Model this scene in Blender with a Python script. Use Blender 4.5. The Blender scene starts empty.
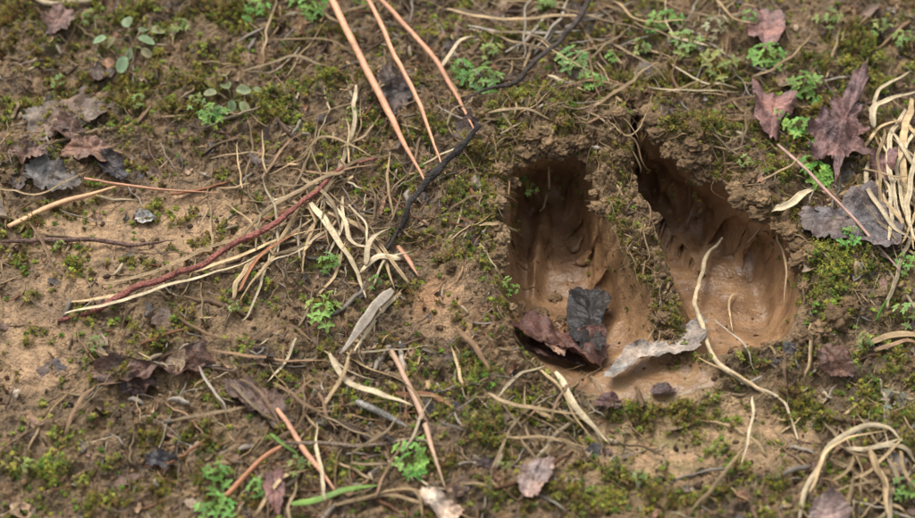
import bpy, math, numpy as np
from mathutils import Vector
rng=np.random.default_rng(11)
S=0.01                      # everything below is written in centimetres
PITCH=math.radians(50); DIST=80.0; FOC=100.0
sp,cp=math.sin(PITCH),math.cos(PITCH)
CAM=np.array([0,-DIST*cp,DIST*sp])
FW=np.array([0,cp,-sp]); UP=np.array([0,sp,cp])
def G(u,v,z=0.0):
    a=(u-457.5)/915*36/FOC; b=-(v-259)/915*36/FOC
    r=FW+a*np.array([1.,0,0])+b*UP
    t=(z-CAM[2])/r[2]
    q=CAM+t*r
    return q[0],q[1]
PX=28.8/915
# ---------------------------------------------------------------- noise
_tab=rng.random((256,256))*2*np.pi
def pn(x,y,seed=0):
    x=np.asarray(x,float)+seed*17.31; y=np.asarray(y,float)+seed*9.77
    xi=np.floor(x).astype(np.int64); yi=np.floor(y).astype(np.int64)
    xf=x-xi; yf=y-yi
    u=xf*xf*xf*(xf*(xf*6-15)+10); v=yf*yf*yf*(yf*(yf*6-15)+10)
    def g(i,j):
        a=_tab[(xi+i)&255,(yi+j)&255]
        return np.cos(a)*(xf-i)+np.sin(a)*(yf-j)
    n=(g(0,0)*(1-u)+g(1,0)*u)*(1-v)+(g(0,1)*(1-u)+g(1,1)*u)*v
    return n*1.5
def fbm(x,y,sc,octs=4,seed=0,gain=0.5):
    s=0;a=1;t=0
    for o in range(octs):
        s=s+a*pn(x*sc,y*sc,seed+o*3); t+=a; a*=gain; sc*=2.03
    return s/t
_r1=rng.random((256,256));_r2=rng.random((256,256));_r3=rng.random((256,256))
def worley(x,y,sc,seed=0):
    x=np.asarray(x)*sc+seed*13.7; y=np.asarray(y)*sc+seed*5.1
    xi=np.floor(x).astype(np.int64); yi=np.floor(y).astype(np.int64)
    best=np.full(x.shape,9.0); cid=np.zeros(x.shape)
    for i in(-1,0,1):
        for j in(-1,0,1):
            a=(xi+i)&255;b=(yi+j)&255
            d=(xi+i+_r1[a,b]-x)**2+(yi+j+_r2[a,b]-y)**2
            m=d<best; best=np.where(m,d,best); cid=np.where(m,_r3[a,b],cid)
    return np.sqrt(best),cid
def sstep(a,b,x):
    t=np.clip((x-a)/(b-a),0,1); return t*t*(3-2*t)
def blob(X,Y,u,v,ru,rv,pw=1.0):
    cx,cy=G(u,v); return np.exp(-(((X-cx)/(ru*PX))**2+((Y-cy)/(rv*PX/sp))**2)*pw)
def sdf(poly,X,Y):
    P=np.array(poly); d=np.full(X.shape,1e9); ins=np.zeros(X.shape,bool)
    n=len(P)
    for i in range(n):
        ax,ay=P[i]; bx,by=P[(i+1)%n]
        ex,ey=bx-ax,by-ay
        t=np.clip(((X-ax)*ex+(Y-ay)*ey)/(ex*ex+ey*ey),0,1)
        d=np.minimum(d,(X-ax-t*ex)**2+(Y-ay-t*ey)**2)
        c=((ay>Y)!=(by>Y))&(X<(bx-ax)*(Y-ay)/(by-ay+1e-12)+ax)
        ins^=c
    d=np.sqrt(d); return np.where(ins,-d,d)
def closed(P,n):
    P=np.asarray(P,float); m=len(P); o=[]
    for s_ in np.linspace(0,m,n,endpoint=False):
        i=int(s_); t=s_-i; a,b,c,d=P[(i-1)%m],P[i%m],P[(i+1)%m],P[(i+2)%m]
        o.append(b*(1-t)+c*t+0.35*((c-a)*t*(1-t)**2-(d-b)*t*t*(1-t)))
    return np.array(o)
# ---------------------------------------------------------------- terrain
DX=0.034
x0,x1,y0,y1=-19.0,19.0,-14.5,17.0
xc=np.arange(x0,x1,DX); yc=np.arange(y0,y1,DX)
gx=DX*1.35**np.arange(1,46); gx=np.cumsum(gx)
xa=np.concatenate([x0-gx[::-1],xc,xc[-1]+gx]); ya=np.concatenate([y0-gx[::-1],yc,yc[-1]+gx])
X,Y=np.meshgrid(xa,ya)
Lp=[G(*q) for q in [(503,215),(506,182),(518,158),(548,146),(578,150),(592,172),(602,200),(622,240),(642,275),(654,310),(662,342),(690,350),(715,385),(650,398),(600,392),(560,380),(530,355),(510,325),(500,285),(498,245)]]
Rp=[G(*q) for q in [(627,106),(637,108),(648,145),(682,158),(716,178),(750,210),(786,230),(799,275),(796,322),(768,346),(705,358),(686,335),(674,292),(661,250),(646,205),(631,172)]]
inner=(np.abs(X-8)<14)&(np.abs(Y)<13)
sd=np.full(X.shape,30.0)
Xi,Yi=X[inner],Y[inner]
wob=fbm(Xi,Yi,0.9,2,5)*0.26
sL=sdf(closed(Lp,60),Xi,Yi); sR=sdf(closed(Rp,60),Xi,Yi)
sd[inner]=np.minimum(sL,sR)+wob
yv=lambda v:G(500,v)[1]
rg=np.zeros(X.shape); rgw=np.zeros(X.shape)
for (a,b) in [(611,165),(626,210),(643,255),(661,300),(672,335)]: rg=np.maximum(rg,blob(X,Y,a,b,22,34)); rgw=np.maximum(rgw,blob(X,Y,a,b,45,40))
ks=[yv(400),yv(372),yv(340),yv(300),yv(250),yv(200),yv(150),yv(110)]
dep=np.interp(Y,ks,[0.10,0.42,1.15,1.8,2.5,3.0,3.0,1.8])
wid=np.interp(Y,ks,[1.7,1.8,1.5,1.3,1.15,0.95,0.7,0.3])
leftwall=np.exp(-((X-G(505,280)[0])/1.1)**2)
wid=wid*(1+0.5*leftwall)*(1-.35*rgw)
t=np.clip(-sd/wid,0,1)
prof=1-(1-t)**2.2
prof=np.where(sd>0,0,prof)
out=sstep(0.0,0.35,sd)
base=fbm(X,Y,0.13,3,1)*0.75
mound=(0.75*blob(X,Y,470,230,42,110)+0.8*blob(X,Y,545,125,70,32)+0.75*blob(X,Y,690,150,55,26)+0.35*blob(X,Y,780,200,60,40)
      +0.5*blob(X,Y,835,300,40,50)+0.3*blob(X,Y,480,340,40,50)+0.4*blob(X,Y,612,130,20,30))
mound-=0.3*blob(X,Y,650,430,150,50)+0.25*blob(X,Y,150,210,160,50)
bare=np.clip(1.2*blob(X,Y,150,222,170,42)+0.9*blob(X,Y,30,340,60,60)+1.0*blob(X,Y,660,440,110,45)+0.6*blob(X,Y,790,430,60,35)+0.5*blob(X,Y,240,330,60,30)
      +0.4*blob(X,Y,110,290,90,30)+0.8*blob(X,Y,450,315,40,40)+0.2*blob(X,Y,60,400,60,30),0,1)
bare=np.clip(bare*1.05+0.5*fbm(X,Y,0.4,4,21)-0.06,0,1)
w1,c1=worley(X+0.3*pn(X*1.7,Y*1.7,3),Y+0.3*pn(X*1.7,Y*1.7,4),1.3,1)
w2,c2=worley(X+0.1*pn(X*5,Y*5,3),Y+0.1*pn(X*5,Y*5,4),4.0,2)
clumpy=0.5+0.9*np.clip(fbm(X,Y,0.5,2,33)+.3,0,1)
rough=(0.28*(0.5-w1)*(0.3+c1)+0.13*(0.5-w2)*(0.4+c2))*clumpy+0.34*fbm(X,Y,0.8,4,31)+0.17*fbm(X,Y,3.2,4,41,0.65)
smooth=0.17*fbm(X,Y,0.6,3,51)+0.08*fbm(X,Y,2.5,4,61,0.6)-0.05*np.maximum(0,pn(X*3.1,Y*3.1,7)-0.3)*3
k=np.clip(bare*0.85,0,1)
det=(1-k)*rough*1.35+k*smooth
farfade=1/(1+(np.maximum(0,np.maximum(np.abs(X)-19,np.abs(Y)-17))/3)**2)
det*=farfade; base*=np.clip(farfade,0.2,1)
moss=np.zeros(X.shape)
for b in [(120,95,130,35,.75),(40,30,90,40,.65),(270,100,60,30,.8),(210,20,120,35,.6),(560,30,160,30,.5),(700,145,60,25,1.2),(820,140,90,50,.85),(870,60,50,35,1.1),(700,75,90,30,.75),
          (470,205,32,55,.8),(495,420,45,40,.75),(360,420,60,40,.45),(90,480,130,40,.38),(840,280,45,45,1.),(640,420,120,40,.38),(600,490,120,30,.55),(20,240,40,25,.5),(240,310,30,20,.5),(385,130,50,50,.55),(110,345,60,20,.35),(890,400,50,60,.65),(440,380,50,30,.5),(770,500,60,30,.55),(820,400,50,40,.45),(590,110,60,20,.7),(530,120,50,30,.75)]:
    moss=np.maximum(moss,b[4]*blob(X,Y,*b[:4]))
mn=fbm(X,Y,0.9,5,101,0.66)
mossd=np.clip(moss*0.95+mn*1.9-0.17,0,1)
farm=sstep(0,6,np.maximum(np.abs(X)-15,np.abs(Y)-11)); mossd=np.clip(mossd*(1-farm)+farm*np.clip(0.2+mn*1.6,0,1),0,1)
det=det+0.16*mossd*(0.6+fbm(X,Y,2.5,2,301))*farfade
rimn=np.exp(-(np.maximum(sd,0)/0.9)**2)
w3,c3=worley(X+.25*pn(X*2.5,Y*2.5,5),Y+.25*pn(X*2.5,Y*2.5,6),1.9,9)
rimd=rimn*(0.42*(.5-w3)*(.3+c3)+0.42*fbm(X,Y,1.4,5,71,.65)+0.10)
lump=0.50*blob(X,Y,548,300,26,20)+0.28*blob(X,Y,770,345,40,10)+0.2*blob(X,Y,520,345,20,12)
lump=lump*(1+0.9*fbm(X,Y,2.5,4,91))
H=base+mound*(1-prof)+(det+rimd)*out-dep*prof+prof*lump
H=H+prof*0.5*np.exp(-((X-G(541,230)[0]-0.12*(Y-yv(230)))/0.18)**2)*np.interp(Y,[yv(270),yv(235),yv(190),yv(160)],[0,1,1,0])
rs=np.interp(Y,[yv(345),yv(300),yv(240),yv(170)],[0.75,0.4,0.2,0.0])
H=H-(1-prof)*rg*rs*0.9+(1-prof)*rg*(0.5*fbm(X,Y,1.5,5,95,.65)+.3*(.5-w3))
B_=45
gy,gxx=np.gradient(sd[B_:-B_,B_:-B_],DX)
nx=np.zeros(X.shape);ny=np.zeros(X.shape); nx[B_:-B_,B_:-B_]=gxx; ny[B_:-B_,B_:-B_]=gy
nn=np.hypot(nx,ny)+1e-6; nx/=nn; ny/=nn
hf=np.clip(1-prof,0,1)
north=np.interp(Y,[yv(290),yv(215)],[0,1])*(1-0.85*rg)
amt=(np.clip(ny,0,1)+0.2*np.clip(-nx,0,1))*north*(1+.5*fbm(X,Y,.8,2,311))
wgt=np.where(sd>0,np.exp(-(sd/0.6)**2),hf**2)*amt*.5*(sd<5)
push=1.15*np.clip(ny,0,1)*north*sstep(.15,.85,prof)*np.exp(-(np.maximum(-sd-.7,0)/1.1)**2)
Xd=X-0.2*nx*wgt+0.08*rimn*out*pn(X*3,Y*3,401)*(sd<3)-.25*np.clip(-nx,0,1)*north*sstep(.2,.9,prof)*np.exp(-(np.maximum(-sd-.7,0)/1.0)**2); Yd=Y-wgt+push+0.10*rimn*out*pn(X*2.6,Y*2.6,405)*(sd<3)
# true 3-D lumps on the walls of the print
du=[np.gradient(A,axis=1) for A in (Xd,Yd,H)]; dv=[np.gradient(A,axis=0) for A in (Xd,Yd,H)]
N_=np.stack([du[1]*dv[2]-du[2]*dv[1],du[2]*dv[0]-du[0]*dv[2],du[0]*dv[1]-du[1]*dv[0]],0); N_/=np.linalg.norm(N_,axis=0)+1e-12
UU=Xd+0.8*H; VV_=Yd-0.9*H
wl=sstep(.03,.4,prof)*(0.45+0.55*(1-np.clip(N_[2],0,1)))
dsp=wl*(0.17*fbm(UU,VV_,.8,2,601)+0.045*fbm(UU,VV_,2.6,3,605,.55))
Xd=Xd+N_[0]*dsp; Yd=Yd+N_[1]*dsp; H=H+N_[2]*dsp
H0=H[B_:-B_,B_:-B_]
def hs(x,y):
    fx=np.clip((np.asarray(x,float)-x0)/DX,0,H0.shape[1]-2.001); fy=np.clip((np.asarray(y,float)-y0)/DX,0,H0.shape[0]-2.001)
    i=fx.astype(int); j=fy.astype(int); a=fx-i; b=fy-j
    return (H0[j,i]*(1-a)+H0[j,i+1]*a)*(1-b)+(H0[j+1,i]*(1-a)+H0[j+1,i+1]*a)*b
def field(F,x,y):
    i=np.clip((np.asarray(x)-x0)/DX,0,F.shape[1]-91).astype(int); j=np.clip((np.asarray(y)-y0)/DX,0,F.shape[0]-91).astype(int)
    return F[j+B_,i+B_]
def hsm(x,y,r=0.35):
    s=hs(x,y)
    for k_ in range(8):
        s=s+hs(x+r*math.cos(k_*.785),y+r*math.sin(k_*.785))
    return s/9
def onground(u,v,lift=0.0):
    z=0
    for _ in range(8):
        x,y=G(u,v,z); z=0.5*z+0.5*(float(hsm(x,y,0.2))+lift)
    x,y=G(u,v,z); return x,y,float(hsm(x,y,0.2))+lift
mossd=mossd*sstep(0.0,0.35,sd)*(1-0.6*rg)
def mix(a,b,t): return a*(1-t[...,None])+b*t[...,None]
c_lt=np.array([0.375,0.24,0.130]);c_md=np.array([0.205,0.133,0.066]);c_dk=np.array([0.065,0.043,0.024]);c_ms=np.array([0.12,0.11,0.022]);c_or=np.array([.40,.17,.06])
n1=fbm(X,Y,0.5,5,111,0.6); n2=fbm(X,Y,2.0,4,121,0.6)
col=mix(np.broadcast_to(c_md,X.shape+(3,)),c_lt,sstep(0.2,0.8,bare+0.7*n2))
col=mix(col,c_dk,np.clip(sstep(0.0,0.5,-n1*1.3+n2*0.8+0.1)*(1-bare*0.55)*(1-.5*rimn),0,1)*0.8)
col=mix(col,c_ms,np.clip(mossd*1.1,0,1)*0.8)
col=mix(col,c_or,np.clip(blob(X,Y,430,300,22,16)+blob(X,Y,745,325,35,14)*0.8+blob(X,Y,480,330,30,20)*.4+.4*sstep(.25,.5,fbm(X,Y,.9,3,501)),0,1)*0.4)
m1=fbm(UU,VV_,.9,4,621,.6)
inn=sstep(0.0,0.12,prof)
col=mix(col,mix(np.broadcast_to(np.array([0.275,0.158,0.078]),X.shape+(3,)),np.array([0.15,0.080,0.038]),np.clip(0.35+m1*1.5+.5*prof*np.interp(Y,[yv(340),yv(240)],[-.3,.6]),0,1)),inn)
col=mix(col,np.array([0.27,0.17,0.08]),np.clip(rg*(1-prof)*(.8+1.5*n2),0,1)*0.8)
col=mix(col,np.array([0.15,0.15,0.035]),np.clip(blob(X,Y,690,425,110,40)*(n2*1.6+0.35),0,1)*0.6)

def new_mesh(name,V,quads=None,tris=None,C=None,mat=None,smooth=True):
    me=bpy.data.meshes.new(name)
    V=np.asarray(V,np.float32)*S
    me.vertices.add(len(V)); me.vertices.foreach_set('co',V.ravel())
    li=[];tot=[]
    if quads is not None and len(quads): q=np.asarray(quads,np.int32); li.append(q.ravel()); tot.append(np.full(len(q),4))
    if tris is not None and len(tris): q=np.asarray(tris,np.int32); li.append(q.ravel()); tot.append(np.full(len(q),3))
    li=np.concatenate(li); tot=np.concatenate(tot).astype(np.int32)
    me.loops.add(len(li)); me.loops.foreach_set('vertex_index',li.astype(np.int32))
    me.polygons.add(len(tot)); st=np.concatenate([[0],np.cumsum(tot)[:-1]]).astype(np.int32)
    me.polygons.foreach_set('loop_start',st)
    try: me.polygons.foreach_set('loop_total',tot)
    except Exception: pass
    me.polygons.foreach_set('use_smooth',np.full(len(tot),smooth))
    me.update(calc_edges=True)
    if C is not None:
        a=me.color_attributes.new('Col','FLOAT_COLOR','POINT')
        C4=np.ones((len(V),4),np.float32); C4[:,:3]=C; a.data.foreach_set('color',C4.ravel())
    ob=bpy.data.objects.new(name,me); bpy.context.scene.collection.objects.link(ob)
    if mat: me.materials.append(mat)
    return ob
# ---------------------------------------------------------------- materials
def mkmat(name,rough=0.8,spec=0.3,sc=(300,1500),var=0.35,bump=0.3,bdist=0.0004,trans=0.0,rvar=0.0):
    m=bpy.data.materials.new(name); m.use_nodes=True; nt=m.node_tree; N=nt.nodes; L=nt.links
    bs=N['Principled BSDF']; bs.inputs['Roughness'].default_value=rough; bs.inputs['Specular IOR Level'].default_value=spec
    at=N.new('ShaderNodeAttribute'); at.attribute_name='Col'
    tc=N.new('ShaderNodeTexCoord')
    n1=N.new('ShaderNodeTexNoise'); n1.inputs['Scale'].default_value=sc[0]; n1.inputs['Detail'].default_value=4; n1.inputs['Roughness'].default_value=0.65
    n2=N.new('ShaderNodeTexNoise'); n2.inputs['Scale'].default_value=sc[1]; n2.inputs['Detail'].default_value=2; n2.inputs['Roughness'].default_value=0.7
    L.new(tc.outputs['Object'],n1.inputs['Vector']); L.new(tc.outputs['Object'],n2.inputs['Vector'])
    def mrn(src,lo,hi):
        mr=N.new('ShaderNodeMapRange'); mr.inputs[1].default_value=0.3; mr.inputs[2].default_value=0.7; mr.inputs[3].default_value=lo; mr.inputs[4].default_value=hi
        L.new(src,mr.inputs[0]); return mr.outputs[0]
    mu=N.new('ShaderNodeMath'); mu.operation='MULTIPLY'; L.new(mrn(n1.outputs['Fac'],1-var,1+var),mu.inputs[0]); L.new(mrn(n2.outputs['Fac'],1-var*.8,1+var*.8),mu.inputs[1])
    vm=N.new('ShaderNodeVectorMath'); vm.operation='SCALE'; L.new(at.outputs['Color'],vm.inputs[0]); L.new(mu.outputs[0],vm.inputs['Scale'])
    L.new(vm.outputs[0],bs.inputs['Base Color'])
    if rvar>0: L.new(mrn(n1.outputs['Fac'],rough-rvar,rough+rvar),bs.inputs['Roughness'])
    bp=N.new('ShaderNodeBump'); bp.inputs['Strength'].default_value=bump; bp.inputs['Distance'].default_value=bdist
    ad=N.new('ShaderNodeMath'); ad.operation='ADD'; L.new(n1.outputs['Fac'],ad.inputs[0]); L.new(n2.outputs['Fac'],ad.inputs[1])
    L.new(ad.outputs[0],bp.inputs['Height']); L.new(bp.outputs[0],bs.inputs['Normal'])
    if trans>0:
        tr=N.new('ShaderNodeBsdfTranslucent'); L.new(vm.outputs[0],tr.inputs['Color'])
        ms=N.new('ShaderNodeMixShader'); ms.inputs[0].default_value=trans
        L.new(bs.outputs[0],ms.inputs[1]); L.new(tr.outputs[0],ms.inputs[2]); L.new(ms.outputs[0],N['Material Output'].inputs['Surface'])
    return m
M_ground=mkmat('mud_material',0.5,0.45,(300,1300),0.34,1.0,0.0011,0,.15)
M_print=mkmat('pressed_mud_material',0.38,0.5,(110,900),0.16,0.7,0.0006,0,.12)
M_moss=mkmat('moss_material',0.6,0.3,(500,2000),0.2,0.1,0.0002,0.3)
M_straw=mkmat('straw_material',0.6,0.3,(300,1800),0.3,0.4,0.0002,0.1)
M_twig=mkmat('twig_material',0.65,0.3,(350,1400),0.5,1.0,0.0008)
M_needle=mkmat('pine_needle_material',0.5,0.4,(250,1500),0.25,0.3,0.0002)
M_leaf=mkmat('dead_leaf_material',0.5,0.4,(200,900),0.5,0.9,0.0006,0.05,.15)
M_green=mkmat('green_leaf_material',0.5,0.35,(300,1200),0.2,0.3,0.0002,0.3)
M_crumb=mkmat('soil_crumb_material',0.7,0.25,(400,1800),0.35,1.0,0.0009)
# ---------------------------------------------------------------- ground + print meshes
ny_,nx_=X.shape
idx=np.arange(ny_*nx_).reshape(ny_,nx_)
Q=np.stack([idx[:-1,:-1],idx[:-1,1:],idx[1:,1:],idx[1:,:-1]],-1).reshape(-1,4)
V=np.stack([Xd,Yd,H],-1).reshape(-1,3); C=col.reshape(-1,3)
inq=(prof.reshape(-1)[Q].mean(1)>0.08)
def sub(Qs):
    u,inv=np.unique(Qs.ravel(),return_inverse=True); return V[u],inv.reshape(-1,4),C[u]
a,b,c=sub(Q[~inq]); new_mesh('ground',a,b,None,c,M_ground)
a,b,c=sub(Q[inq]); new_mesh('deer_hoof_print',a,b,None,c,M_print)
# ---------------------------------------------------------------- builders
class MB:
    def __init__(s): s.V=[];s.Q=[];s.T=[];s.C=[];s.n=0
    def add(s,V,Q=None,T=None,C=None):
        V=np.asarray(V,float); s.V.append(V)
        if Q is not None: s.Q.append(np.asarray(Q)+s.n)
        if T is not None: s.T.append(np.asarray(T)+s.n)
        C=np.asarray(C,float)
        if C.ndim==1: C=np.broadcast_to(C,(len(V),3))
        s.C.append(C); s.n+=len(V)
    def make(s,name,mat,smooth=True):
        return new_mesh(name,np.concatenate(s.V),np.concatenate(s.Q) if s.Q else None,np.concatenate(s.T) if s.T else None,np.concatenate(s.C),mat,smooth)
def spline(P,n):
    P=np.asarray(P,float); m=len(P)
    if m==2: 
        t=np.linspace(0,1,n)[:,None]; return P[0]*(1-t)+P[1]*t
    E=np.vstack([2*P[0]-P[1],P,2*P[-1]-P[-2]]); o=[]
    for s_ in np.linspace(0,m-1-1e-6,n):
        i=int(s_); t=s_-i; a,b,c,d=E[i:i+4]
        o.append(0.5*(2*b+(c-a)*t+(2*a-5*b+4*c-d)*t*t+(3*b-a-3*c+d)*t**3))
    return np.array(o)
def tube(mb,P,R,col,flat=1.0,tw=0.0,ns=6,colj=0.15,stripe=0.0):
    P=np.asarray(P,float); n=len(P); R=np.broadcast_to(R,(n,))
    T=np.gradient(P,axis=0); T/=np.linalg.norm(T,axis=1)[:,None]+1e-9
    sd_=np.cross(T,[0,0,1.0]); sd_/=np.linalg.norm(sd_,axis=1)[:,None]+1e-9
    nm=np.cross(sd_,T)
    tw=np.broadcast_to(tw,(n,))
    A=np.linspace(0,2*np.pi,ns,endpoint=False)
    ca,sa=np.cos(A)[None,:],np.sin(A)[None,:]*flat
    if flat<0.6: sa=sa+0.3*np.abs(ca)   # folded blade
    lx=ca*np.cos(tw)[:,None]-sa*np.sin(tw)[:,None]; lz=ca*np.sin(tw)[:,None]+sa*np.cos(tw)[:,None]
    VV=P[:,None,:]+R[:,None,None]*(lx[...,None]*sd_[:,None,:]+lz[...,None]*nm[:,None,:])
    VV=VV.reshape(-1,3)
    I=np.arange(n*ns).reshape(n,ns); J=np.roll(I,-1,1)
    Qd=np.stack([I[:-1],J[:-1],J[1:],I[1:]],-1).reshape(-1,4)
    VV=np.vstack([VV,P[0],P[-1]]); a=n*ns
    Tr=[[a,J[0,k],I[0,k]] for k in range(ns)]+[[a+1,I[-1,k],J[-1,k]] for k in range(ns)]
    g=1+colj*np.convolve(rng.standard_normal(n+4),np.ones(5)/2.2,'valid')
    st=1+stripe*rng.uniform(-1,1,ns)
    cc=(g[:,None]*st[None,:]).ravel(); cc=np.concatenate([cc,[1,1]])
    mb.add(VV,Qd,Tr,np.clip(np.asarray(col)[None,:]*cc[:,None],0.005,0.9))
def taper(n,r,a=0.3,b=0.1):
    t=np.linspace(0,1,n); return r*np.minimum(1,np.minimum(a+(1-a)*(t/0.12),b+(1-b)*((1-t)/0.35)))
def strand(mb,pts,wpx,col,lift=0.12,flat=0.35,n=None,arch=0.0,wob=0.03,rigid=False,ns=8,colj=0.12,tp=(0.5,0.15),rn=.1,stripe=.25):
    W=[onground(q[0],q[1],(q[2] if len(q)>2 else lift)) for q in pts]
    L=sum(math.dist(W[i],W[i+1]) for i in range(len(W)-1))
    n=n or max(10,int(L/0.13))
    P=spline(W,n)
    t=np.linspace(0,1,n)
    P[:,2]+=arch*np.sin(np.pi*t)
    k=rng.random(3)*50
    for j in range(3): P[:,j]+=wob*fbm(t*L*0.45,np.full(n,k[j]),1,3)*1.5
    if not rigid:
        g=hsm(P[:,0],P[:,1],0.25)+0.02; P[:,2]=np.maximum(P[:,2],g)
        z=P[:,2].copy()
        for _ in range(3): z[1:-1]=(z[:-2]+z[2:]+z[1:-1])/3
        P[:,2]=z
    R=taper(n,wpx*PX*0.5,*tp)*(1+rn*fbm(t*L,np.full(n,3.3+k[0]),1.5,2))
    tw=rng.uniform(-.5,.5)+ (.9*fbm(t*L*0.2,np.full(n,k[1]),1,2) if flat<0.8 else 0)
    tube(mb,P,R,col,flat,tw,ns,colj,stripe)
    return P
tan_=np.array([0.44,0.31,0.165]); pale=np.array([0.57,0.455,0.285]); brn=np.array([0.23,0.14,0.075]); dbr=np.array([0.10,0.06,0.038]); gry=np.array([0.33,0.28,0.22]); salm=np.array([0.56,0.285,0.165]); rust=np.array([0.30,0.13,0.06])
def single(name,mat,pts,w,col,**kw):
    mb=MB(); strand(mb,pts,w,np.asarray(col),**kw); return mb.make(name,mat)
for pts,w,c in [([(326,-12,1.2),(372,80,.9),(425,181,.35)],7.5,salm*1.1),([(362,-12,1.1),(408,80,.8),(446,174,.3)],5,salm),([(372,-10,.9),(435,60,.7),(477,134,.4)],5.5,salm*0.85),
    ([(8,227,.15),(60,203,.25),(122,184,.3)],6.5,np.array([.60,.36,.19])),([(84,178,.35),(130,186,.35),(218,193,.25)],4,salm*.8),([(276,410,.35),(305,450,.35),(337,493,.35)],5.5,salm*.85),
    ([(778,145,.6),(840,205,.7),(900,272,.35)],5,np.array([.40,.25,.19])),([(398,246,.2),(418,277,.2)],5,salm*.8),([(392,352,.35),(415,400,.35),(446,488,.3)],6,np.array([.40,.25,.16])),([(225,497,.25),(262,460,.3),(290,440,.3)],5,rust*1.2)]:
    single('pine_needle',M_needle,pts,w,c,flat=0.7,rigid=True,wob=0.05,ns=8,colj=0.06,tp=(0.8,0.25),stripe=.12)
single('burnt_twig',M_twig,[(482,124,.8),(462,148,.6),(448,162,.55),(425,192,.4),(410,204,.35),(396,230,.25)],7.5,[.040,.034,.031],flat=0.8,wob=.25,ns=10,colj=.35,tp=(.7,.5),rn=.6,stripe=.5)
single('burnt_twig',M_twig,[(398,228,.25),(386,246,.2),(366,270,.12)],4,[.05,.045,.04],flat=0.9,wob=.12,ns=8,colj=.25,tp=(.8,.3),rn=.3)
single('dark_twig',M_twig,[(592,-10,.6),(572,28,.6),(560,38,.55),(534,66,.5),(518,78,.4),(490,92,.35),(462,100,.2)],6,[.07,.055,.045],flat=0.9,wob=.25,ns=10,colj=.2,tp=(.8,.3),rn=.35)
single('red_stem',M_twig,[(58,318,.15),(110,300,.3),(170,277,.4),(230,250,.5),(285,215,.6),(335,172,.55),(378,160,.3)],6.5,[.29,.105,.08],flat=0.9,wob=.2,ns=10,colj=.15,tp=(.6,.3),rn=.25)
single('curved_stem',M_straw,[(722,238,.15),(706,262,.6),(697,290,.9),(700,325,.7),(722,365,.3),(752,385,.2),(782,402,.15),(798,442,.1)],5,pale*.8,flat=0.75,wob=.15,ns=8,tp=(.4,.35),rn=.3)
single('brown_twig',M_twig,[(0,243,.15),(60,240,.2),(130,243,.2),(175,240,.1)],5,[.20,.12,.09],flat=.9,wob=.15)
single('brown_twig',M_twig,[(285,443,.3),(345,446,.25),(405,440,.25),(440,444,.1)],5,[.22,.16,.11],flat=.9,wob=.15)
single('brown_twig',M_twig,[(356,402,.3),(378,412,.35),(408,428,.25)],8,[.24,.22,.19],flat=.7,wob=.1)
dg=MB()
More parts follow.
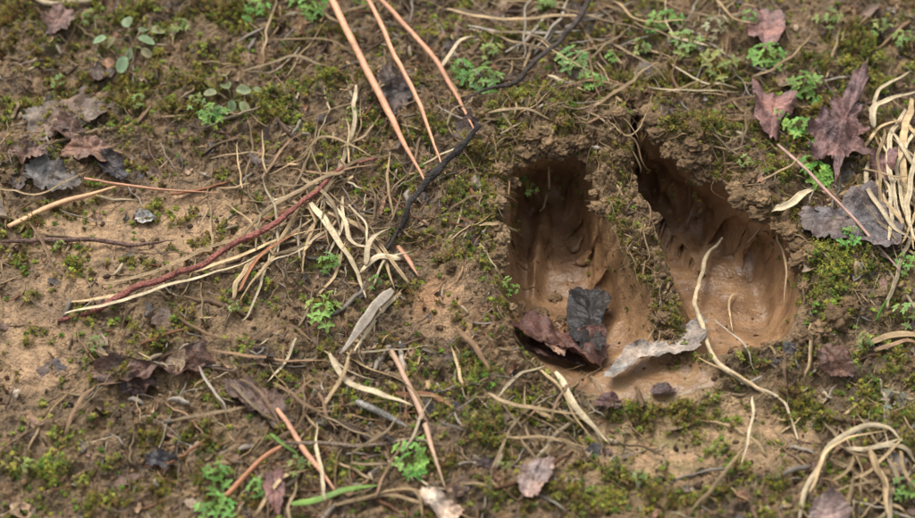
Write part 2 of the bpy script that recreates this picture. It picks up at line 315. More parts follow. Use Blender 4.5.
DG=[([(72,303),(150,286),(215,266),(285,238),(332,222)],5,tan_),([(100,285),(180,262),(250,236),(300,220)],4,tan_*.8),([(64,314),(140,298),(215,276),(262,256)],4,pale*.8),
([(322,192),(312,225),(303,275)],5,tan_),([(310,203),(332,236),(352,266),(367,300)],9,pale),([(322,196),(345,222),(352,244),(378,250)],5,pale*.9),([(356,84),(351,140),(328,192)],5,pale*.8),
([(408,284),(385,255),(372,232)],5,tan_),([(398,262),(378,263),(360,276)],7,pale),([(393,290),(368,320),(344,351)],11,gry*1.3),([(399,294),(372,325),(352,352)],4,pale),([(345,170),(315,188),(262,214),(222,262)],5,tan_*.75),
([(234,300),(245,272),(272,248),(322,210)],6,tan_*.9),([(240,290),(262,258),(300,232)],4,rust*1.3),([(295,160),(322,142),(352,150),(372,160)],3,tan_),([(345,195),(340,230),(325,262)],4,pale*.7),
([(330,215),(365,232),(382,262),(395,290)],5,tan_),([(366,266),(372,245),(392,228)],7,pale),([(300,205),(280,245),(268,262),(240,300)],5,tan_*.8),([(350,205),(368,228),(366,262)],3,pale),
([(326,190),(350,212),(392,215)],3,tan_*.8),([(300,180),(330,200),(345,232)],4,tan_*.6),([(285,195),(318,215),(330,250)],3,tan_*.7),([(312,150),(322,190),(318,240)],3,tan_*.6),([(250,225),(290,212),(336,196)],3,rust),([(372,285),(385,262),(412,250)],3,pale*.8),([(268,262),(300,252),(330,228)],3,pale*.8),
([(440,72),(456,50),(477,36)],5,pale),([(448,10),(500,22),(560,20),(602,14)],4,tan_*.8),([(468,25),(530,36),(585,30)],4,gry),([(500,0),(560,10),(640,32)],5,tan_*.7),([(612,0),(640,22),(690,18)],5,tan_*.8),([(648,88),(700,94),(742,90)],3,pale*.7),([(715,0),(728,22),(760,28)],5,tan_),
([(596,40),(640,60),(668,80)],4,tan_*.7),([(270,40),(330,44),(368,60)],4,tan_*.6),([(240,72),(290,60),(330,70)],4,tan_*.7),([(302,122),(340,108),(372,98)],4,tan_*.8),([(375,165),(330,176),(290,170)],3,brn),
([(330,352),(350,378),(378,392),(412,408)],7,pale*.85),([(345,352),(365,372),(405,385),(430,420)],5,tan_),([(322,405),(345,372),(352,352)],5,tan_*.8),([(395,392),(425,398),(452,408)],5,rust),([(555,374),(574,408),(608,444)],7,pale*.9),([(540,370),(565,405),(590,441)],4,tan_),([(490,395),(520,410),(580,414)],4,tan_*.8),([(545,366),(515,380),(492,402)],4,pale*.8),
([(200,366),(212,394),(228,414)],4,gry*1.1),([(62,436),(82,400),(100,384)],4,brn),([(92,388),(150,378),(212,345)],4,brn*.7),([(172,421),(220,414),(268,404)],3,tan_*.6),([(215,352),(270,362),(330,360)],4,brn),([(240,380),(268,400),(285,440)],4,brn*.8),
([(812,190),(786,210),(768,225),(744,243)],8,pale),([(776,234),(783,262),(784,304)],3,tan_),([(755,398),(752,430),(742,470)],4,pale*.8),([(745,450),(710,490),(690,518)],4,tan_*.7),([(505,437),(545,438),(586,446)],4,tan_*.8),([(760,180),(790,170),(800,155)],4,tan_*.7),
([(700,360),(740,380),(775,400)],4,tan_),([(712,318),(740,345),(752,372)],2.5,gry*1.2),([(735,290),(728,305),(732,328)],2.5,tan_),([(480,225),(505,228),(525,234)],3,tan_*.8),([(450,210),(480,196),(520,190)],3,tan_*.7),([(458,328),(475,350),(490,372)],8,brn),
([(870,112),(880,92),(915,72)],5,pale),([(872,128),(878,108),(918,92)],7,pale*.9),([(862,150),(880,130),(920,118)],5,tan_),([(868,160),(868,190),(890,225),(915,240)],6,pale*.8),([(905,110),(888,150),(895,200),(905,260)],6,pale*.9),([(912,100),(900,140),(905,190),(912,250)],8,tan_*1.1),([(885,130),(878,165),(882,210),(897,262)],4,tan_),([(918,150),(908,200),(918,250)],6,pale),([(895,118),(915,140),(925,200)],5,tan_*.8),([(862,170),(890,180),(915,176)],4,tan_*.7),
([(800,520),(812,478),(836,448),(880,428),(905,440)],6,pale*.8),([(808,492),(822,462),(850,440),(886,432)],4,tan_),([(870,450),(884,480),(890,520)],6,tan_*.9),([(862,452),(900,452),(920,462)],6,pale*.7),([(900,448),(905,480),(925,500)],5,tan_*.7),([(842,430),(860,462),(858,500)],3,tan_*.7),([(868,342),(895,336),(925,338)],10,tan_*.8),([(872,350),(900,344),(925,346)],5,brn),
([(30,225),(50,262),(62,280)],4,brn*.8),([(255,515),(280,485),(310,470)],4,tan_),([(360,500),(410,490),(420,518)],5,tan_*.8),([(330,505),(400,498),(480,520)],3,tan_*.7),([(0,190),(40,200),(90,170)],3,tan_*.6),([(560,90),(590,84),(640,92)],4,brn),([(488,112),(530,112),(560,122)],4,tan_*.7),([(612,128),(640,112),(660,118)],3,tan_),([(180,315),(200,330),(240,345)],3,brn),([(250,340),(290,330),(320,345)],3,brn*.8)]
for pts,w,c in DG:
    strand(dg,pts,w*rng.uniform(.8,1.05),c*rng.uniform(.8,1.1),lift=rng.uniform(.15,.5),flat=rng.uniform(.12,.3),wob=.16,arch=rng.uniform(0,.2),stripe=.35)
def extra(n,u,v,ru,rv,ang,sa,L,w,cols,bend=.8):
    for _ in range(n):
        cu,cv=u+rng.normal(0,ru),v+rng.normal(0,rv); a=math.radians(ang+rng.normal(0,sa)); l=L*rng.uniform(.5,1.3); b=rng.normal(0,bend)*.3
        p=[(cu-l*.5*math.cos(a),cv+l*.5*math.sin(a)),(cu+b*l*.3*math.sin(a),cv+b*l*.3*math.cos(a)),(cu+l*.5*math.cos(a),cv-l*.5*math.sin(a))]
        strand(dg,p,w*rng.uniform(.5,1.2),cols[rng.integers(len(cols))]*rng.uniform(.6,1.1),lift=rng.uniform(.1,.45),flat=rng.uniform(.15,.4),wob=.22,stripe=.3)
tc_=[tan_,tan_*.7,pale*.8,brn,tan_*.5]
extra(34,310,215,45,35,60,40,70,3.2,tc_)
extra(34,540,30,90,22,10,35,90,3.5,[tan_*.7,tan_*.5,brn,gry*.8])
extra(22,900,190,22,45,100,30,90,4.2,[pale*.9,tan_,pale*.8,tan_*.8])
extra(18,870,465,30,28,110,50,70,4,[pale*.8,tan_,tan_*.7])
extra(28,370,430,55,45,30,60,60,3.2,tc_)
extra(14,560,410,30,22,120,40,60,3,tc_)
extra(20,330,130,60,50,70,50,60,3,tc_)
extra(14,690,60,60,30,20,50,70,3,tc_)
extra(40,560,112,50,14,10,45,45,2.2,[tan_*.6,brn,tan_*.45,tan_*.8])
extra(20,720,150,45,18,-20,45,40,2.2,[tan_*.6,brn,tan_*.45])
dg.make('dry_grass',M_straw)
# ---------------------------------------------------------------- plant litter (mass)
lt=MB()
def rand_pt():
    return rng.uniform(-17,17),rng.uniform(-12,14)
pal=[tan_*.7,tan_*.5,pale*.7,brn,brn*.7,dbr,dbr*1.3,gry*.7,gry*.9,rust*.6,tan_*.9,np.array([.30,.2,.1])]
cl=np.max(np.array([blob(X,Y,*b) for b in [(320,200,90,70),(540,40,200,40),(350,400,110,60),(880,180,60,90),(850,460,80,60),(560,400,60,40),(330,480,160,40),(560,110,80,25)]]),0)
cnt=0
while cnt<4700:
    x,y=rand_pt()
    if field(sd,x,y)<0.15: continue
    cc0=field(cl,x,y)
    d=(0.3+0.8*cc0)*(1-0.78*field(bare,x,y)*(1-cc0))
    if rng.random()>d+0.04: continue
    cnt+=1
    L=rng.choice([0.4,0.8,1.5,2.6],p=[.4,.35,.18,.07])*rng.uniform(.6,1.4)
    th=rng.uniform(0,2*np.pi); bend=rng.normal(0,.5)
    n=max(5,int(L/0.2)); t=np.linspace(-.5,.5,n)
    a=th+bend*t+.2*rng.standard_normal(n)*(L>.7)
    px=x+np.cumsum(np.cos(a))*L/n; py=y+np.cumsum(np.sin(a))*L/n
    if (field(sd,px,py)<-0.05).any() and rng.random()<.85: continue
    g=hsm(px,py,.12); c0=np.polyfit(t,g,1); pz=np.maximum(np.polyval(c0,t)+rng.uniform(.02,.16)+t*rng.normal(0,.2),g+0.01)
    w=rng.choice([.014,.024,.042,.08],p=[.35,.35,.22,.08])*rng.uniform(.7,1.3)
    tube(lt,np.stack([px,py,pz],1),taper(n,w,.6,.4),pal[rng.integers(len(pal))]*rng.uniform(.5,1.25),rng.uniform(.3,.9),rng.random(),5,.1)
k=0
while k<120:
    x=rng.uniform(1,11.5); y=rng.uniform(-3,6); s0=float(field(sd,x,y))
    if not(0.0<s0<.6) or field(ny,x,y)<-.1: continue
    k+=1; gx_,gy_=float(field(nx,x,y)),float(field(ny,x,y)); r_=rng.normal(0,2.2)
    dx_,dy_=-gx_+r_*gy_,-gy_-r_*gx_; q=math.hypot(dx_,dy_); dx_/=q;dy_/=q
    L=rng.uniform(.4,1.3); z=float(hs(x,y)); s1=rng.uniform(0,1.0)
    P=[(x-dx_*L*.5+rng.normal(0,.15),y-dy_*L*.5-.1,z+.05),(x+rng.normal(0,.12),y-.15,z+.14),(x+dx_*L*.45+rng.normal(0,.12),y+dy_*L*.45-.3,z+.05-.25*s1*L),(x+dx_*L*.6+rng.normal(0,.2),y+dy_*L*.6-.3,z-.6*s1*L)]
    tube(lt,spline(P,14),taper(14,rng.choice([.009,.014,.03]),.6,.3),[tan_*.6,tan_*.45,brn][rng.integers(3)],.9,0,5,.1)
lt.make('plant_litter',M_straw)
# ---------------------------------------------------------------- leaves
def leafmesh(mb,O,z0fun,col,curl=.1,rag=.05,nr=8,crump=.12,big=False):
    seed=rng.random()*90
    O=np.asarray(O,float); c=O.mean(0); m=len(O)
    t=np.arange(m)/m*2*np.pi
    dirv=O-c
    O=c+dirv*(1+rag*(fbm(np.cos(t)*2+seed,np.sin(t)*2,1,5,0,.7)[:,None]*2.6)+rag*.3*rng.standard_normal(m)[:,None])
    rr=np.linspace(0,1,nr+1)[1:]
    P=np.concatenate([[c]]+[c+(O-c)*r for r in rr])
    rad=np.concatenate([[0]]+[np.full(m,r) for r in rr])
    u=P-c; ext=np.abs(dirv).max()
    w,vv=np.linalg.eigh(np.cov(dirv.T)); ax=vv[:,1]; pe=vv[:,0]
    la=u@ax; lb=u@pe
    z=z0fun(P[:,0],P[:,1])
    an=np.arctan2(u[:,1],u[:,0])
    z=z+curl*(lb/ext)**2*2+curl*1.3*rad**3*fbm(np.cos(an)*1.2+seed,np.sin(an)*1.2,1,3)*1.5
    fr_=fbm(P[:,0]+seed,P[:,1],.8 if big else 1.5,3 if big else 4,0,.5)
    z=z+crump*(1.2*np.abs(fr_)-.25*np.abs(fbm(P[:,0],P[:,1]+seed,2.2,2)))*1.6
    vd=np.abs(np.mod(la*1.6+np.abs(lb)*1.2+seed,1)-.5)
    vein=np.exp(-(lb/0.05)**2)*0.05+(0.02*np.exp(-((.5-vd)/.09)**2) if big else 0)
    z=z-vein*(1 if big else 0.3)
    T=[[0,1+k,1+(k+1)%m] for k in range(m)]
    ar=np.arange(m); Qd=[]
    for r in range(nr-1):
        a=1+r*m;b=1+(r+1)*m
        Qd.append(np.stack([a+ar,b+ar,b+(ar+1)%m,a+(ar+1)%m],1))
    cv=(1+.8*fbm(P[:,0]+seed,P[:,1],1.0,5,0,.65))+vein*5
    cc=np.asarray(col)[None,:]*np.clip(cv,.3,1.9)[:,None]
    cc=cc*(1+np.array([.25,0,-.2])[None]*fbm(P[:,0],P[:,1]+seed,.8,2)[:,None])
    mb.add(np.column_stack([P,z]),np.concatenate(Qd),T,np.clip(cc,.01,.8))
def leaf(px,col,lift=.15,curl=.15,rag=.05,crump=.15,tilt=(0,0),name='dead_leaf'):
    W=np.array([onground(u,v,lift)[:2] for u,v in px]); O=closed(W,max(90,len(W)*8)); c=O.mean(0)
    g=hsm(O[:,0],O[:,1],.3); A=np.column_stack([O[:,0]-c[0],O[:,1]-c[1],np.ones(len(O))])
    co,*_=np.linalg.lstsq(A,g,rcond=None)
    co[:2]=np.clip(co[:2],-.8,.8)
    f=lambda x,y: np.maximum((x-c[0])*(co[0]+tilt[0])+(y-c[1])*(co[1]+tilt[1])+co[2]+lift, hsm(x,y,.15)-.02)
    mb=MB(); leafmesh(mb,O,f,col,curl,rag*1.6,14,crump*1.2,True); return mb.make(name,M_leaf)
purp=np.array([.175,.095,.083])
leaf([(752,88),(770,95),(792,92),(796,108),(782,118),(778,138),(764,136),(756,118)],purp*1.1,.45,.3)
leaf([(806,130),(816,124),(822,112),(834,108),(830,98),(842,94),(852,76),(864,68),(868,82),(856,100),(864,108),(856,118),(868,128),(854,140),(866,150),(872,166),(852,156),(844,162),(836,176),(830,160),(816,162),(804,150),(814,142)],purp*.9,.6,.4,.06,.4)
leaf([(868,160),(880,150),(896,158),(890,178),(874,176)],purp*1.1,.4,.3)
leaf([(798,214),(812,208),(836,212),(848,194),(872,190),(896,208),(902,240),(886,256),(862,244),(838,240),(808,238)],np.array([.13,.10,.090]),.3,.15,.06,.28)
leaf([(746,16),(760,8),(782,12),(784,30),(770,52),(760,44),(748,34)],purp*1.1+.02,.3,.2)
leaf([(604,376),(625,352),(650,338),(676,326),(700,320),(708,338),(692,350),(662,358),(640,362),(622,374)],np.array([.25,.21,.175]),.45,.15,.05,.22)
leaf([(566,302),(574,290),(596,291),(612,294),(606,312),(602,330),(606,346),(588,352),(570,340)],np.array([.028,.024,.022]),.6,.3,.05,.25)
leaf([(512,322),(528,318),(545,322),(562,336),(600,334),(606,352),(592,366),(572,360),(552,350),(532,346)],np.array([.10,.048,.036]),.4,.3,.06,.3)
leaf([(520,338),(550,340),(576,352),(588,366),(566,364),(540,356)],np.array([.08,.04,.03]),.2,.2,.06,.25)
leaf([(540,342),(556,336),(570,348),(560,358)],np.array([.36,.22,.15]),.55,.2,.06,.15)
leaf([(20,120),(45,105),(85,96),(118,102),(100,122),(70,132),(40,138)],np.array([.15,.11,.08]),.12,.15,.08,.25)
leaf([(22,172),(36,160),(56,162),(76,176),(82,188),(60,196),(34,190)],np.array([.12,.10,.085]),.15,.25,.07,.25)
leaf([(60,152),(78,142),(96,138),(112,150),(104,164),(84,160)],np.array([.20,.115,.08]),.25,.25,.07,.25)
leaf([(10,150),(28,142),(48,148),(44,162),(20,164)],np.array([.16,.095,.07]),.2,.2,.08,.25)
leaf([(50,128),(66,120),(84,130),(76,142),(58,140)],np.array([.13,.08,.06]),.25,.2,.08,.2)
leaf([(98,152),(118,160),(128,176),(112,180),(100,170)],np.array([.05,.042,.042]),.2,.2,.08,.2)
leaf([(94,370),(114,360),(150,364),(178,354),(212,348),(214,362),(190,378),(160,376),(128,388),(100,380)],np.array([.11,.062,.045]),.15,.3,.08,.35)
leaf([(118,384),(140,374),(160,380),(150,394),(126,396)],np.array([.07,.045,.04]),.1,.2,.08,.25)
leaf([(228,386),(246,380),(266,392),(284,404),(292,424),(274,430),(256,414),(236,406)],np.array([.12,.075,.055]),.15,.25,.08,.3)
leaf([(516,486),(524,464),(538,460),(554,462),(548,482),(532,498)],np.array([.28,.19,.155]),.3,.15,.06,.2)
leaf([(808,512),(822,496),(842,500),(852,514),(838,532),(816,532)],np.array([.22,.16,.14]),.3,.2)
leaf([(42,22),(58,6),(72,10),(74,24),(56,34)],np.array([.17,.11,.09]),.3,.2,.08)
leaf([(418,494),(430,486),(450,500),(464,516),(446,522),(430,510)],np.array([.44,.31,.22]),.3,.15)
leaf([(816,352),(832,346),(848,356),(852,376),(836,384),(820,372)],np.array([.12,.065,.045]),.2,.2,.08,.3)
leaf([(374,76),(390,70),(410,80),(412,102),(396,112),(380,100)],np.array([.07,.05,.04]),.2,.2,.08,.3)
leaf([(592,404),(604,396),(618,398),(622,406),(608,412)],np.array([.12,.06,.05]),.2,.15,name='bark_fragment')
leaf([(650,388),(662,384),(676,388),(668,396),(654,396)],np.array([.08,.05,.045]),.15,.1,name='bark_fragment')
leaf([(134,216),(144,210),(156,216),(150,224),(138,223)],np.array([.30,.29,.27]),.12,.1)
leaf([(265,476),(280,472),(286,490),(278,512),(266,500)],np.array([.2,.1,.08]),.25,.2,.08)
leaf([(145,455),(162,452),(178,460),(166,470),(148,466)],np.array([.06,.05,.05]),.15,.2,.08)
fr=MB(); cnt=0
pf=[np.array(q) for q in [(.12,.07,.05),(.17,.12,.09),(.08,.055,.045),(.19,.155,.12),(.22,.12,.07),(.3,.2,.12),(.05,.04,.035)]]
while cnt<1050:
    x,y=rand_pt()
    if field(sd,x,y)<0.3 or rng.random()>(1-.7*field(bare,x,y)): continue
    cnt+=1; m=14; r=rng.choice([.09,.17,.34],p=[.5,.38,.12])*rng.uniform(.7,1.3)
    tt=np.arange(m)/m*2*np.pi; asp=rng.uniform(.35,.9); th=rng.uniform(0,np.pi)
    rr=r*(1+.3*rng.standard_normal(m)*.6); ex=rr*np.cos(tt); ey=rr*np.sin(tt)*asp
    O=np.column_stack([x+ex*math.cos(th)-ey*math.sin(th),y+ex*math.sin(th)+ey*math.cos(th)])
    sx,sy=rng.normal(0,.4,2); z0=float(hsm(x,y,r*.6))+.02
    leafmesh(fr,O,lambda a,b:np.maximum(z0+(a-x)*sx+(b-y)*sy,hs(a,b)-.02),pf[rng.integers(len(pf))]*rng.uniform(.7,1.3),rng.uniform(-.1,.15),.1,3,.12)
fr.make('leaf_fragments',M_leaf)
# ---------------------------------------------------------------- soil crumbs and clods
def ico(sub):
    vs=[(1,0,0),(-1,0,0),(0,1,0),(0,-1,0),(0,0,1),(0,0,-1)]
    fs=[[0,2,4],[2,1,4],[1,3,4],[3,0,4],[2,0,5],[1,2,5],[3,1,5],[0,3,5]]
    for _ in range(sub):
        dct={}; nf=[]
        def mid(a,b):
            k_=(min(a,b),max(a,b))
            if k_ not in dct:
                q=np.array(vs[a])+np.array(vs[b]); vs.append(tuple(q/np.linalg.norm(q))); dct[k_]=len(vs)-1
            return dct[k_]
        for a,b,c in fs:
            d,e,f=mid(a,b),mid(b,c),mid(c,a); nf+=[[a,d,f],[d,b,e],[f,e,c],[d,e,f]]
        fs=nf
    return np.array(vs,float),np.array(fs)
bv,bf=ico(1); cv_,cf_=ico(4)
cr=MB()
def crumbs(n,acc,rmin,rmax,cols,embed=.1):
    k=0
    while k<n:
        x=rng.uniform(-17,17,4000);y=rng.uniform(-12,14,4000)
        ok=rng.random(4000)<acc(x,y)
        x=x[ok][:n-k];y=y[ok][:n-k]; m=len(x)
        if m==0: continue
        k+=m
        r=rmin*(rmax/rmin)**(rng.random(m)**2.2)
        z=hs(x,y)+r*embed
        P=bv[None]*(1+.25*rng.standard_normal((m,len(bv),1)))*r[:,None,None]*rng.uniform(.6,1.2,(m,1,3))
        P=P+np.stack([x,y-field(wgt,x,y)+field(push,x,y),z],1)[:,None]
        F=bf[None]+ (np.arange(m)*len(bv))[:,None,None]
        cc=np.array(cols)[rng.integers(len(cols),size=m)]*rng.uniform(.6,1.3,(m,1))
        cr.add(P.reshape(-1,3),None,F.reshape(-1,3),np.repeat(cc,len(bv),0))
cc_=[(.2,.125,.065),(.13,.08,.045),(.26,.17,.095),(.08,.05,.03),(.22,.135,.07)]
crumbs(11000,lambda x,y:(field(sd,x,y)>.05)*(1-.75*field(bare,x,y)),.02,.11,cc_)
crumbs(900,lambda x,y:(field(sd,x,y)>-.02)*np.exp(-(field(sd,x,y)/.9)**2),.02,.12,cc_[:3])
crumbs(260,lambda x,y:field(rg,x,y)*(field(prof,x,y)<.3),.02,.10,[(.25,.16,.08),(.2,.125,.06)])
crumbs(260,lambda x,y:(field(lump,x,y)>.12)*(field(prof,x,y)>.3),.02,.12,[(.22,.13,.07),(.24,.14,.07)])
crumbs(160,lambda x,y:(field(prof,x,y)>.5),.015,.07,[(.20,.12,.06),(.15,.085,.045)])
cr.make('soil_crumbs',M_crumb,True)
cdm=MB()
def clod(x,y,z,r,c,sq=(1,1,.7)):
    s=rng.random()*90
    a=fbm(cv_[:,0]*1.2+s,cv_[:,1]*1.2+cv_[:,2]*1.7,1,5,3,.65); b=fbm(cv_[:,2]*1.5+s,cv_[:,0]*1.3-cv_[:,1],1.3,4,9,.65)
    w_,_=worley(cv_[:,0]+cv_[:,2]*.6+s,cv_[:,1]-cv_[:,2]*.5,1.9)
    P=cv_*(1+.75*a+.5*b-.35*(w_-.4))[:,None]*r*np.array(sq)
    th=rng.random()*6.28; R=np.array([[math.cos(th),-math.sin(th),0],[math.sin(th),math.cos(th),0],[0,0,1]])
    P=P@R.T+[x,y,z]
    cdm.add(P,None,cf_,np.asarray(c)[None]*np.clip(1+.9*a,.4,1.6)[:,None])
cc2=[np.array(q) for q in [(.24,.155,.08),(.19,.12,.06),(.15,.095,.048),(.26,.175,.092)]]
k=0
while k<100:
    x=rng.uniform(1,11.5); y=rng.uniform(-2.5,6); s0=float(field(sd,x,y))
    if not(-0.05<s0<.55) or field(ny,x,y)<.0 or field(rg,x,y)>.45: continue
    k+=1; r=rng.uniform(.10,.38); wg=float(field(wgt,x,y))
    clod(x-.1*float(field(nx,x,y)),y-wg-.07,float(hs(x,y))+rng.uniform(-.15,.06),r,cc2[rng.integers(4)],(1.2,.9,.65))
k=0
while k<36:
    x=rng.uniform(3,8); y=rng.uniform(-3.2,5.5)
    if field(rg,x,y)<.6 or field(prof,x,y)>.15: continue
    k+=1; clod(x,y,float(hs(x,y))-.02,rng.uniform(.08,.24),cc2[rng.integers(4)],(1.1,1,.7))
for u,v,r in [(540,312,.3),(528,326,.2),(556,298,.22),(562,318,.18),(520,305,.16),(835,318,.45),(820,330,.3),(850,305,.3),(805,335,.22),(770,346,.16),(752,350,.12),(668,332,.2),(655,318,.16)]:
    x,y,z=onground(u,v,.02); clod(x,y,z,r,cc2[rng.integers(3)])
k=0
while k<110:
    x,y=rand_pt()
    if field(sd,x,y)<.4 or rng.random()<field(bare,x,y): continue
    k+=1; clod(x,y,float(hs(x,y)),rng.uniform(.07,.26),cc2[rng.integers(4)]*rng.uniform(.5,1))
cdm.make('mud_clods',M_crumb)
# ---------------------------------------------------------------- moss sprigs
def moss_make(N,K=11,hr=(.05,.26),lr=(.06,.15),pw=1.4,basep=.0,tcol=None,wr=.27,rim=False):
    xs=[];ys=[];tot=0
    while tot<N:
        x=rng.uniform(-18,18,20000);y=rng.uniform(-13,15,20000)
        d=field(mossd,x,y); pr=d**pw+basep*(field(sd,x,y)>.15)*(1-.6*field(bare,x,y))
        if rim: pr=(np.exp(-((field(sd,x,y)-.3)/.4)**2))*(fbm(x,y,.8,2,77)>-.08)*(field(ny,x,y)>-.2)
        ok=rng.random(20000)<pr; xs.append(x[ok]);ys.append(y[ok]); tot+=ok.sum()
    x=np.concatenate(xs)[:N];y=np.concatenate(ys)[:N]
    z=hs(x,y); y=y-field(wgt,x,y)
    hgt=rng.uniform(*hr,N)*(0.6+.9*field(mossd,x,y)); lean=rng.normal(0,.4,(N,2))
    if tcol is None: tcol=[[.38,.34,.055],[.27,.27,.05],[.44,.40,.09],[.20,.18,.045],[.14,.19,.045],[.32,.21,.07],[.24,.15,.06]]
    tcol=np.array(tcol)
    cs=tcol[rng.integers(len(tcol),size=N)]*rng.uniform(.6,1.25,(N,1))
    patch=fbm(x,y,.3,2,200)[:,None]; cs=np.clip(cs*(1+.5*patch)+patch*np.array([-.03,.03,0]),.01,1)
    j=np.tile(np.arange(K),N); s_=np.repeat(np.arange(N),K)
    f=(j+.5)/K
    az=j*2.4+rng.random(N)[s_]*6.28; el=.1+.95*f+rng.normal(0,.25,N*K)
    ln=rng.uniform(*lr,N)[s_]*(1-.35*f); wd=ln*wr
    B=np.column_stack([x[s_]+lean[s_,0]*hgt[s_]*f,y[s_]+lean[s_,1]*hgt[s_]*f,z[s_]+hgt[s_]*f-.01])
    D=np.column_stack([np.cos(az)*np.cos(el),np.sin(az)*np.cos(el),np.sin(el)]); Sd=np.column_stack([-np.sin(az),np.cos(az),np.zeros(N*K)])
    Nn=np.cross(Sd,D)
    Mp=B+D*ln[:,None]*.45
    Vv=np.stack([B,Mp+Sd*wd[:,None]-Nn*wd[:,None]*.5,B+D*ln[:,None]+np.array([0,0,-.012]),Mp-Sd*wd[:,None]-Nn*wd[:,None]*.5],1).reshape(-1,3)
    b_=np.arange(N*K)*4
    T=np.concatenate([np.stack([b_,b_+1,b_+2],1),np.stack([b_,b_+2,b_+3],1)])
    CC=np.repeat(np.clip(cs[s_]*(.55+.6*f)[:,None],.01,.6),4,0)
    return Vv,T,CC
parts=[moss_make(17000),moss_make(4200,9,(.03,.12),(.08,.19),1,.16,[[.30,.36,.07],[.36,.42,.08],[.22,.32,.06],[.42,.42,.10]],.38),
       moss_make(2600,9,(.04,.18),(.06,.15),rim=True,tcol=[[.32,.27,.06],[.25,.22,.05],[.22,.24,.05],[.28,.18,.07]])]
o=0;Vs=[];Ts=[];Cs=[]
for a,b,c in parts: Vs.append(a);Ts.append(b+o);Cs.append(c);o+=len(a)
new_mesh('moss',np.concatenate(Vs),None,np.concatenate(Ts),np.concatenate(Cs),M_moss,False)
# ---------------------------------------------------------------- seedlings
def leaflet(mb,base,dirv,nrm,size,col,lobes=3,shape='lobed'):
    dirv=dirv/np.linalg.norm(dirv); side=np.cross(nrm,dirv); side/=np.linalg.norm(side); n2_=np.cross(dirv,side)
    m=22; t=np.linspace(-np.pi,np.pi,m,endpoint=False)
    if shape=='lobed': r=(.36+.17*np.cos(t*lobes)*(1+np.cos(t))*.6+.05*np.cos(t))
    else: r=.42+.05*np.cos(t)
    lx=.45+r*np.cos(t)*1.1; ly=r*np.sin(t)*1.05
    if shape!='lobed': ly*=.75
    lz=.12*np.abs(ly)*2-.18*lx**2
    P=base+size*(lx[:,None]*dirv+ly[:,None]*side+lz[:,None]*n2_)
    c=base+size*(.45*dirv-.05*n2_)
    VV=np.vstack([c,(P+c)/2-size*.015*n2_,P])
    T=[[0,1+k,1+(k+1)%m] for k in range(m)]; Qd=[[1+k,1+m+k,1+m+(k+1)%m,1+(k+1)%m] for k in range(m)]
    cc=np.vstack([[col*.75],np.repeat([col*.95],m,0),np.repeat([col*1.15],m,0)])
    mb.add(VV,Qd,T,cc)
def seedling(u,v,rpx,col=(.10,.27,.055),n=7,shape='lobed',name='clover_seedling',h=.4):
    x,y,z=onground(u,v,.15); z-=.15
    mb=MB(); R=rpx*PX*1.15; col=np.array(col)*1.3*np.array([1.4,1,1.1])
    stem=col*np.array([1.4,.9,1.0]); n=n+4
    for k in range(n):
        a=k*2.4+rng.uniform(-.4,.4); rr=R*(.15+.75*((k+.7)/n))*rng.uniform(.8,1.15)
        tip=np.array([x+rr*math.cos(a),y+rr*math.sin(a),0]); tip[2]=max(float(hsm(tip[0],tip[1],.15))+.2,z+.24)+h*rng.uniform(.3,1)*(1.2-rr/R)
        b=np.array([x,y,z-.03]); m_=(b+tip)/2+np.array([0,0,.12*h+.05])
        tube(mb,spline([b,m_,tip],7),.016,stem,1,0,5,.05)
        nr=np.array([.35*math.cos(a),.35*math.sin(a)-.15,1])+rng.normal(0,.25,3)*[1,1,0]; nr/=np.linalg.norm(nr)
        c=col*rng.uniform(.7,1.3)*np.array([rng.uniform(.8,1.3),1,1])
        sz=R*rng.uniform(.30,.52)
        if shape=='lobed':
            for da in(-1.25,0,1.25):
                d=np.array([math.cos(a+da),math.sin(a+da),.0]); d-=nr*np.dot(d,nr); leaflet(mb,tip,d,nr,sz*.85,c)
        else:
            d=np.array([math.cos(a),math.sin(a),.1]); d-=nr*np.dot(d,nr); leaflet(mb,tip,d,nr,sz*1.25,c,shape='round')
    return mb.make(name,M_green)
g1=(.10,.27,.055); g2=(.13,.25,.07); g3=(.15,.24,.12)
seedling(133,45,28,g3,6,'round','chickweed_seedling')
seedling(232,100,24,(.14,.24,.11),5,'round','chickweed_seedling')
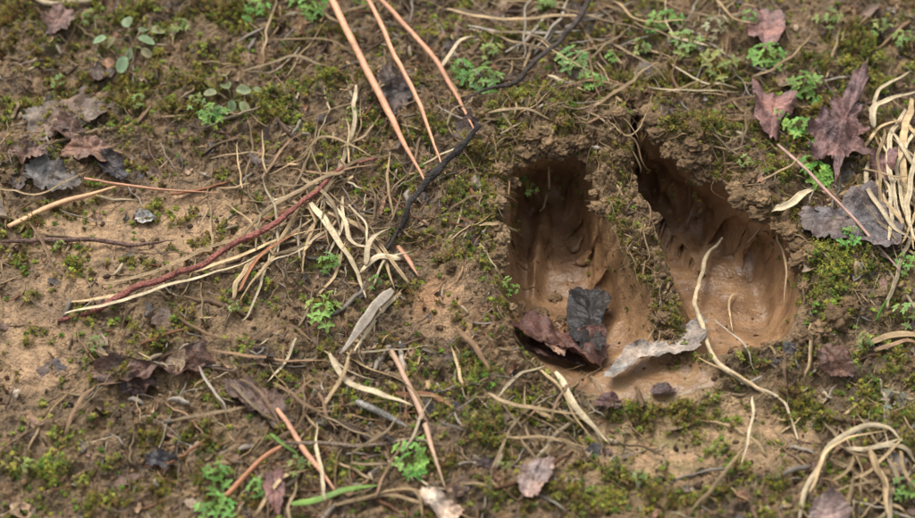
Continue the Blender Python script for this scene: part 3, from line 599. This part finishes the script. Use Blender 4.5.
for u,v,r,c,n in [(213,118,15,g1,6),(197,104,9,g2,4),(310,8,18,g1,7),(255,12,14,g1,5),(485,82,22,(.08,.2,.05),8),(462,72,12,g1,5),(574,66,20,(.13,.30,.09),8),(592,86,12,g1,5),(668,22,16,g1,6),(685,46,18,g2,6),(652,32,10,g1,5),
  (765,62,20,(.11,.30,.06),8),(803,92,19,(.10,.26,.055),8),(798,132,18,(.11,.30,.06),7),(816,178,20,(.12,.34,.06),8),(846,243,15,g1,6),(906,268,14,g1,6),(530,160,10,(.13,.32,.07),4),(510,293,9,g1,5),(323,314,17,(.14,.32,.07),8),
  (328,266,12,g1,5),(412,464,22,(.11,.31,.06),8),(893,404,14,(.14,.2,.13),5),(910,318,14,g2,6),(218,480,14,g1,6),(216,512,18,g1,7),(256,492,10,g1,5),(298,468,10,g2,5),(650,168,8,g2,4),(715,30,14,(.17,.25,.13),5),(905,495,12,g1,5),(750,22,10,g1,5),(95,348,8,g2,4),(490,55,12,g2,5),(718,66,18,(.17,.25,.07),7),(610,62,9,g1,4),(640,52,9,g2,5),(352,118,9,g2,4),(545,8,10,g1,5),(830,22,12,g2,6),(905,42,12,g2,6),(780,118,8,g1,4),(375,284,7,g1,4),(140,105,8,g2,4),(60,250,6,g2,3),(235,312,6,g2,4),(880,30,10,g2,5),(505,470,6,g2,3),(30,470,7,g2,4),(180,30,10,g2,4),(90,20,9,g2,4),(60,85,8,g2,4),(745,165,8,g2,4),(865,345,9,g2,4),(640,480,7,g2,4),(715,455,6,g2,3)]:
    seedling(u,v,r,c,n)
single('green_grass_blade',M_green,[(290,505,.3),(325,500,.4),(352,490,.4),(380,486,.3)],6,[.18,.30,.06],flat=.3,wob=.1)
single('green_grass_blade',M_green,[(270,434,.2),(285,446,.3),(300,456,.2)],5,[.16,.28,.06],flat=.3,wob=.05)
single('green_grass_blade',M_green,[(876,322,.2),(882,308,.5),(888,298,.8)],4,[.14,.28,.05],flat=.5,wob=.05)
# ---------------------------------------------------------------- light
el,az=math.radians(58),math.radians(-30)
w=bpy.data.worlds.new('World'); bpy.context.scene.world=w; w.use_nodes=True; nt=w.node_tree
bg=nt.nodes['Background']; sky=nt.nodes.new('ShaderNodeTexSky'); sky.sky_type='NISHITA'; sky.sun_disc=False
sky.sun_elevation=el; sky.sun_rotation=az; sky.dust_density=4; sky.air_density=1.2
hsn=nt.nodes.new('ShaderNodeHueSaturation'); hsn.inputs['Saturation'].default_value=0.3
nt.links.new(sky.outputs[0],hsn.inputs['Color'])
# overcast distribution: the sky is brightest overhead and dim towards the wooded horizon
tcw=nt.nodes.new('ShaderNodeTexCoord'); sx=nt.nodes.new('ShaderNodeSeparateXYZ'); nt.links.new(tcw.outputs['Generated'],sx.inputs[0])
mr=nt.nodes.new('ShaderNodeMapRange'); mr.inputs[1].default_value=0.1; mr.inputs[2].default_value=1.0; mr.inputs[3].default_value=0.12; mr.inputs[4].default_value=2.3
nt.links.new(sx.outputs[2],mr.inputs[0])
vs_=nt.nodes.new('ShaderNodeVectorMath'); vs_.operation='SCALE'; nt.links.new(hsn.outputs[0],vs_.inputs[0]); nt.links.new(mr.outputs[0],vs_.inputs['Scale'])
nt.links.new(vs_.outputs[0],bg.inputs['Color'])
bg.inputs['Strength'].default_value=0.15
sl=bpy.data.lights.new('sun','SUN'); sl.energy=2.1; sl.angle=math.radians(26); sl.color=(1,.95,.86)
so=bpy.data.objects.new('sun',sl); bpy.context.scene.collection.objects.link(so)
d=Vector((math.sin(az)*math.cos(el),math.cos(az)*math.cos(el),math.sin(el)))
so.rotation_euler=d.to_track_quat('Z','Y').to_euler(); so.location=d*2
# ---------------------------------------------------------------- camera
cd=bpy.data.cameras.new('camera'); co=bpy.data.objects.new('camera',cd); bpy.context.scene.collection.objects.link(co)
co.location=Vector(CAM*S); co.rotation_euler=(math.pi/2-PITCH,0,0)
cd.lens=FOC; cd.sensor_width=36; cd.clip_start=0.01; cd.clip_end=5000
cd.dof.use_dof=True; cd.dof.focus_distance=DIST*S; cd.dof.aperture_fstop=10
sc=bpy.context.scene; sc.camera=co
sc.view_settings.view_transform='Standard'; sc.view_settings.look='None'; sc.view_settings.exposure=0
